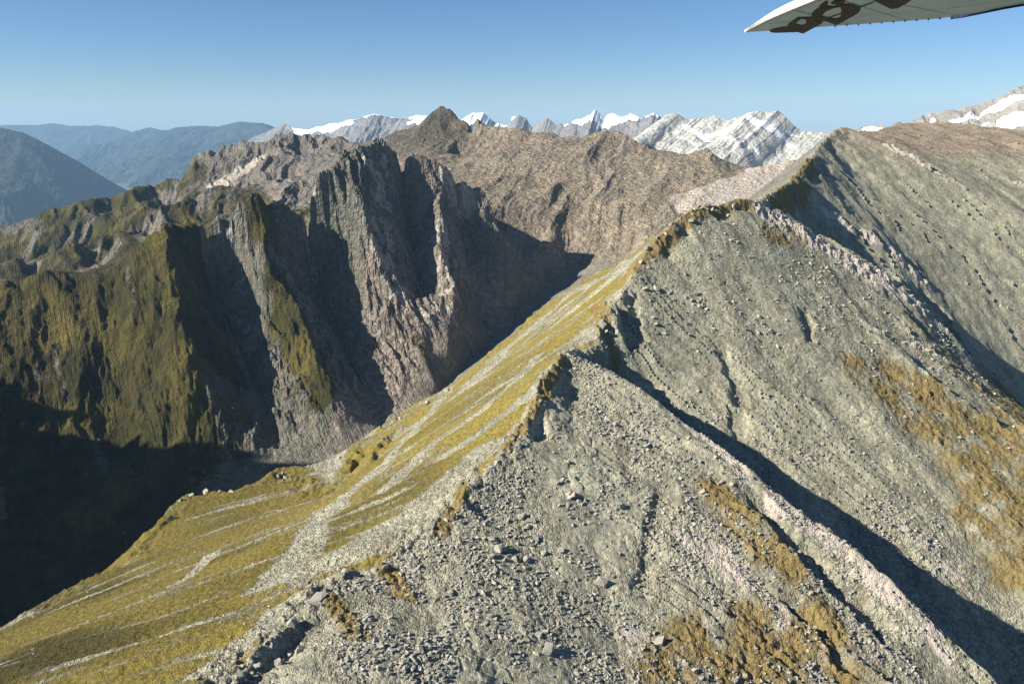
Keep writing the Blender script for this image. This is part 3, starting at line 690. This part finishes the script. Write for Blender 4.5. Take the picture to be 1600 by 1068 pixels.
for (px, py), size, k, label in (
    ((815,803), 4.3, 0, 'pale square boulder at the top of the block field'), ((829,810), 4.2, 3, 'dark tilted boulder touching the pale square boulder'),
    ((893,780), 5.0, 4, 'large flat pale boulder in the stone run under the upper crest'), ((780,857), 5.0, 2, 'broad pale boulder at the left edge of the block field'),
    ((822,873), 3.8, 5, 'light boulder at the foot of the block field'), ((857,1020), 6.0, 1, 'long pale upright slab lying near the bottom of the scree'),
    ((941,912), 5.4, 2, 'big grey boulder casting a dark shadow right of the open scree'), ((876,860), 3.4, 4, 'single white flat boulder on bare scree right of the block field'),
    ((703,927), 3.4, 2, 'single pale boulder on bare scree left of the open face'), ((497,940), 6.5, 0, 'large block jutting from the crest above the lower left shadow'),
    ((972,795), 4.2, 6, 'pointed grey boulder on the smooth scree under the spur'), ((842,995), 3.2, 0, 'small pale block just above the long slab'),
    ((1098,770), 3.6, 7, 'bluish pointed block where rust grass begins'), ((1030,1005), 5.0, 5, 'pale block at the lower end of the outcrop beside the grass')):
    p = cast(px, py); boulder('boulder', p[0], p[1], size, label, 'boulder', k=k)
for path, spread, n, (lo, hi), label in ZONES:
    q = np.array([cast(*p) for p in path])
    for i in range(n):
        j = g.integers(len(q)); j2 = g.integers(len(q)); t = g.random() * .6
        x, y = (q[j] * (1 - t) + q[j2] * t)[:2] + g.normal(0, spread * .6, 2)
        boulder('boulder', x, y, lo + (hi - lo) * g.random() ** 2.5, label, 'boulder', label.split(' boulder ')[-1].split(' block ')[-1] + ' stones')
# upright rocks along the crest
crp = np.array([pix(*p) for p in CREST[1:18]]); cl = np.r_[0, np.cumsum(np.hypot(*np.diff(crp[:, :2], axis=0).T))]
for i in range(80):
    s_ = g.random() ** 1.3 * cl[-1]; x, y = np.interp(s_, cl, crp[:, 0]), np.interp(s_, cl, crp[:, 1])
    side = abs(g.normal(0, 7)) - 2
    lab = ('jagged dark rock on the crest of the foreground ridge below the knob' if s_ < cl[9] else 'jagged rock on the crest between the two grassy knobs')
    boulder('crest_rock', x + side * .85, y - side * .45, (1.6 + 2.6 * g.random() ** 2) * (1 if s_ < cl[9] else 1.5), lab, 'rock', 'rocks on the lower crest' if s_ < cl[9] else 'rocks on the upper crest', stretch=g.uniform(.9, 1.5))
# upright teeth on the brink of the grass slope
for i, (px, py) in enumerate(((440,735),(436,738),(446,737),(292,772),(300,773),(322,768),(345,768),(362,768),(268,812),(284,786),(700,607),(668,628),(530,712),(625,652))):
    p = cast(px, py + 5); boulder('crest_rock', p[0], p[1], 2.6 + 2.4 * g.random(), 'upright rock tooth on the brink of the golden grass slope', 'rock', 'teeth on the grass brink', stretch=1.5)

groups = {}
for o in C.objects:
    if o.get('group') and o.type == 'MESH': groups.setdefault(o['group'], []).append(o)
for grp, obs in groups.items():
    pp = np.array([to_pix(*o.location) for o in obs]); sz = np.array([o.scale[0] for o in obs]); done = set()
    for word, order in (('largest', np.argsort(-sz)), ('leftmost', np.argsort(pp[:, 0])), ('rightmost', np.argsort(-pp[:, 0])), ('uppermost', np.argsort(pp[:, 1])), ('lowest', np.argsort(-pp[:, 1]))):
        if int(order[0]) not in done:
            i = int(order[0]); done.add(i); obs[i]['label'] = word + ' ' + obs[i]['label']
def scree(name, n, th, rr, sizes, accept, label, seed):
    g = np.random.default_rng(seed)
    t = g.uniform(*th, n * 6); r = np.sqrt(g.uniform(rr[0] ** 2, rr[1] ** 2, n * 6)); x = r * np.sin(t); y = r * np.cos(t)
    ok = g.random(n * 6) < accept(x, y); x, y = x[ok][:n], y[ok][:n]; n = len(x)
    s = sizes[0] + (sizes[1] - sizes[0]) * g.random(n) ** 4
    z = ground(x, y) + s * .12
    vv, ff, tt = [], [], []; base = 0
    small = [hull_rock(300 + i, 11, ((1, .8, .65), (1.2, .7, .5), (1, .9, .8))[i % 3]) for i in range(12)]
    kind = g.integers(12, size=n)
    for k, (vs, fs) in enumerate(small):
        m = kind == k; cnt = m.sum()
        a = g.uniform(0, 6.28, cnt); b = g.uniform(-.7, .7, cnt)
        ca, sa, cb_, sb = np.cos(a), np.sin(a), np.cos(b), np.sin(b)
        R = np.zeros((cnt, 3, 3)); R[:, 0, 0] = ca; R[:, 0, 1] = -sa * cb_; R[:, 0, 2] = sa * sb; R[:, 1, 0] = sa; R[:, 1, 1] = ca * cb_; R[:, 1, 2] = -ca * sb; R[:, 2, 1] = sb; R[:, 2, 2] = cb_
        P = np.einsum('nij,vj->nvi', R, vs) * s[m][:, None, None] + np.stack([x[m], y[m], z[m]], 1)[:, None]
        vv.append(P.reshape(-1, 3)); ff.append((fs[None] + base + (np.arange(cnt) * len(vs))[:, None, None]).reshape(-1, 3)); base += cnt * len(vs)
        tt.append(np.repeat(g.random(cnt), len(vs)))
    o = link_mesh(name, np.concatenate(vv), np.concatenate(ff), M_ROCK); fattr(o, 'tone', np.concatenate(tt))
    return tag(o, label, kind='stuff')
clus = lambda x, y: np.clip(.12 + 1.5 * fbm(x / 22, y / 22, 3) + 1.0 * field(rubble, x, y) - .35, .03, 1) * field(ROCKY, x, y) * (1 - .55 * field(MASK['fine'], x, y)) * (1 - .75 * field(np.clip(MASK['rust'], 0, 1), x, y))
scree('scree', 26000, (-.5, .55), (185, 520), (.5, 2.2), clus, 'loose grey stones covering the foreground face', 5)
scree('scree', 6000, (-.02, .6), (520, 900), (.6, 2.8), lambda x, y: (clus(x, y) * .5 + .1 * field(ROCKY, x, y)) * (1 - .9 * np.clip(field(MASK['rust'], x, y), 0, 1)), 'loose stones on the green scree face behind the spur', 6)
scree('scree', 2500, (-.62, .2), (230, 760), (.4, 1.6), lambda x, y: field(GRASSY, x, y) * np.clip(.9 - field(MASK['grass'], x, y), .04, 1), 'loose stones on the golden grass slope', 7)

# ------------------------------------------------------------------ wing tip of the aircraft the picture was taken from
def wpt(px, py, z=.80):
    b = (534.0 - py) / FPX; d = z * (cP + b * sP) / (-sP + b * cP)
    p = pix(px, py, d); return [p[0], p[1], z]
mw = N('wing_metal'); mw.b.inputs['Metallic'].default_value = .35; mw.b.inputs['Roughness'].default_value = .4
mw.link(mw.mix(mw.ramp(mw.noise(3.0, 5, .6), .35, .65), rgba(.62, .90, 1.0), rgba(.75, .96, 1.0)), mw.b.inputs['Base Color'])
mw.link(mw.bump(mw.noise(5.0, 3, .5), .01, .5), mw.b.inputs['Normal'])
ml = N('wing_white_paint'); ml.b.inputs['Roughness'].default_value = .4
ml.link(ml.mix(ml.noise(6, 4), rgba(.78, .76, .72), rgba(.84, .83, .80)), ml.b.inputs['Base Color'])
md = N('wing_dark_olive'); md.b.inputs['Roughness'].default_value = .6; md.b.inputs['Specular IOR Level'].default_value = .2  # dark olive brown of the underside shapes and the long seam
md.link(md.mix(md.noise(8, 4), rgba(.045, .036, .015), rgba(.075, .058, .025)), md.b.inputs['Base Color'])
mb_ = N('wing_trim'); mb_.b.inputs['Base Color'].default_value = rgba(.012, .02, .06); mb_.b.inputs['Roughness'].default_value = .6
wing = bpy.data.objects.new('aircraft_wing', None); C.objects.link(wing); wing.location = (3.0, 6.0, .8)
tag(wing, 'light blue aircraft wing tip with dark angular markings in the sky at upper right', 'wing')
def wobj(name, verts, faces, mat):
    me = bpy.data.meshes.new(name); me.from_pydata([(v[0] - 3.0, v[1] - 6.0, v[2] - .8) for v in verts], [], faces); me.materials.append(mat)
    o = bpy.data.objects.new(name, me); C.objects.link(o); o.parent = wing; return o
lead = [wpt(*p) for p in ((1163,50),(1183,40),(1200,31),(1235,16),(1272,1),(1320,-20))] + [[3.0, 1.2, .80]]
trail = [wpt(*p) for p in ((1205,48.5),(1285,42),(1380,35.5),(1485,28),(1530,20),(1568,12),(1600,6.5),(1660,-4))] + [[5.3, 1.2, .80]]
ns_ = 24
def resample(p, n):
    p = np.array(p); l = np.r_[0, np.cumsum(np.linalg.norm(np.diff(p, axis=0), axis=1))]; t = np.linspace(0, l[-1], n); return np.stack([np.interp(t, l, p[:, i]) for i in range(3)], 1)
le, te = resample(lead, ns_), resample([lead[0]] + trail, ns_)
vs, fs = [], []
for i in range(ns_):                                  # sections: flat underside, rounded nose, cambered top, thin trailing edge
    A, B = le[i], te[i]; th = .075 * min(1, .15 + i / 6)
    for u, h in ((0, 0), (.25, -.004), (.6, -.004), (1, 0), (1, .012), (.6, th * .7), (.25, th * 1.05), (.05, th * .75)):
        q = A + (B - A) * u; vs.append((q[0], q[1], q[2] + h))
for i in range(ns_ - 1):
    for j in range(8):
        a = i * 8 + j; b = i * 8 + (j + 1) % 8; fs.append((a, b, b + 8, a + 8))
fs.append(tuple(range(8))[::-1]); fs.append(tuple((ns_ - 1) * 8 + j for j in range(8)))
wobj('wing_skin', vs, fs, mw.m)
nv, nf = [], []
for i in range(ns_):                                  # painted nose strip and tip fairing, proud of the skin
    A, B = le[i], te[i]; dn = (B - A) / max(1e-6, np.linalg.norm(B - A)); th = .075 * min(1, .25 + i / 6)
    for u, h in ((.045, -.006), (-.006, -.003), (-.022, th * .4), (.0, th * .8), (.05, th * .95)):
        nv.append((A[0] + dn[0] * u, A[1] + dn[1] * u, A[2] + h))
for i in range(ns_ - 1):
    for j in range(4): a = i * 5 + j; nf.append((a, a + 1, a + 6, a + 5))
wobj('leading_edge', nv, nf, ml.m)
def zz(u, v, x0=1150.0): return (x0 + u / 7.11, v / 7.11)
def mark(outer, hole=None, name='dark_marking'):  # flat dark olive shape laid just below the wing skin
    o = [wpt(*zz(*p), .792) for p in outer]
    if hole is None:
        n = len(o); top = [(p[0], p[1], p[2] + .0025) for p in o]
        return wobj(name, o + top, [tuple(range(n)), tuple(range(n, 2 * n))[::-1]] + [(i, (i + 1) % n, (i + 1) % n + n, i + n) for i in range(n)], md.m)
    def rs_(poly, n=36):
        p = np.array(poly, float); cen = np.mean(hole, axis=0); p = np.vstack([p, p[:1]]); l = np.r_[0, np.cumsum(np.hypot(*np.diff(p, axis=0).T))]
        q = np.stack([np.interp(np.linspace(0, l[-1], 400, endpoint=False), l, p[:, i]) for i in range(2)], 1)
        an = np.unwrap(np.arctan2(q[:, 1] - cen[1], q[:, 0] - cen[0])) ; an = np.mod(an, 2 * np.pi)
        return [tuple(q[np.argmin(np.abs(np.angle(np.exp(1j * (an - t)))))]) for t in np.linspace(0, 2 * np.pi, n, endpoint=False)]
    a = [wpt(*zz(*p), .792) for p in rs_(outer)]; b = [wpt(*zz(*p), .792) for p in rs_(hole)]; n = 36
    return wobj(name, a + b, [(i, (i + 1) % n, (i + 1) % n + n, i + n) for i in range(n)], md.m)
mark([(372,345),(400,326),(545,298),(640,318),(700,358),(640,362),(430,368),(385,360)])
mark([(545,300),(600,255),(690,198),(830,192),(862,225),(975,240),(960,262),(850,320),(745,378),(700,365),(640,322)], [(662,268),(690,235),(730,214),(775,222),(778,265),(740,284)])
mark([(832,200),(850,140),(920,95),(1000,75),(1090,78),(1160,48),(1290,50),(1390,85),(1395,130),(1250,210),(1115,285),(1005,240),(900,235)], [(950,178),(1000,130),(1090,95),(1160,82),(1172,130),(1160,190),(1125,215),(1020,195)])
mark([(925,75),(985,30),(1022,25),(1018,75),(950,95)]); mark([(1050,45),(1100,12),(1215,6),(1195,52),(1120,60)])
mark([(1470,-20),(1600,45),(1720,102),(1800,95),(1965,0),(1985,-60),(1480,-60)], [(1690,4),(1780,14),(1790,-12),(1700,-18)])
wobj('panel_seam', [wpt(*zz(*p), .793) for p in ((1020,198),(1530,22),(1535,34),(1030,206))], [(0, 1, 2, 3)], md.m)
for (p0, p1) in (((1236,15.5),(1330,39)), ((1290,-6),(1420,33)), ((1370,0),(1500,26)), ((1200,38),(1480,14)), ((1480,14),(1600,-2))):
    wobj('panel_seam', [wpt(p0[0], p0[1], .794), wpt(p1[0], p1[1], .794), wpt(p1[0] + 1.2, p1[1], .794), wpt(p0[0] + 1.2, p0[1] - .5, .794)], [(0, 1, 2, 3)], mb_.m)
rv_, rf_ = [], []
for i in range(11):                                   # fasteners along the tip rib
    p = wpt(1305 + i * 18.2, 41 - i * 1.33, .795); b = len(rv_)
    for k in range(8): rv_.append((p[0] + .006 * math.cos(k * .785), p[1] + .006 * math.sin(k * .785), p[2] - .008))
    for k in range(8): rv_.append((p[0] + .008 * math.cos(k * .785), p[1] + .008 * math.sin(k * .785), p[2] + .006))
    rf_.append(tuple(range(b + 7, b - 1, -1))); rf_ += [(b + k, b + (k + 1) % 8, b + 8 + (k + 1) % 8, b + 8 + k) for k in range(8)]
wobj('rivets', rv_, rf_, mb_.m)['kind'] = 'stuff'
e = [wpt(*p, .796) for p in ((1484,28.6),(1505,25.5),(1530,20.6),(1568,12.6),(1600,7.0),(1660,-3.5))]
wobj('trim_strip', [(p[0], p[1], p[2] - .012) for p in e] + [(p[0] + .03, p[1] + .01, p[2] + .02) for p in e], [(i, i + 1, i + 7, i + 6) for i in range(5)], mb_.m)

#@@HAZE
hz = N('haze'); hz.t.nodes.remove(hz.b); hv = hz.t.nodes.new('ShaderNodeVolumePrincipled')
hv.inputs['Color'].default_value = (.42, .70, 1.0, 1); hv.inputs['Density'].default_value = 1.9e-5; hv.inputs['Anisotropy'].default_value = .0
hz.t.links.new(hv.outputs[0], hz.out.inputs['Volume'])
B_ = 43000.0; zb, zt = -1910.0, 420.0
hvv = [(x, y, z) for z in (zb, zt) for y in (-B_, B_) for x in (-B_, B_)]
tag(link_mesh('haze', hvv, [(0, 2, 3, 1), (4, 5, 7, 6), (0, 1, 5, 4), (2, 6, 7, 3), (0, 4, 6, 2), (1, 3, 7, 5)], hz.m), kind='stuff')

print('done', round(time.time() - T0, 1))
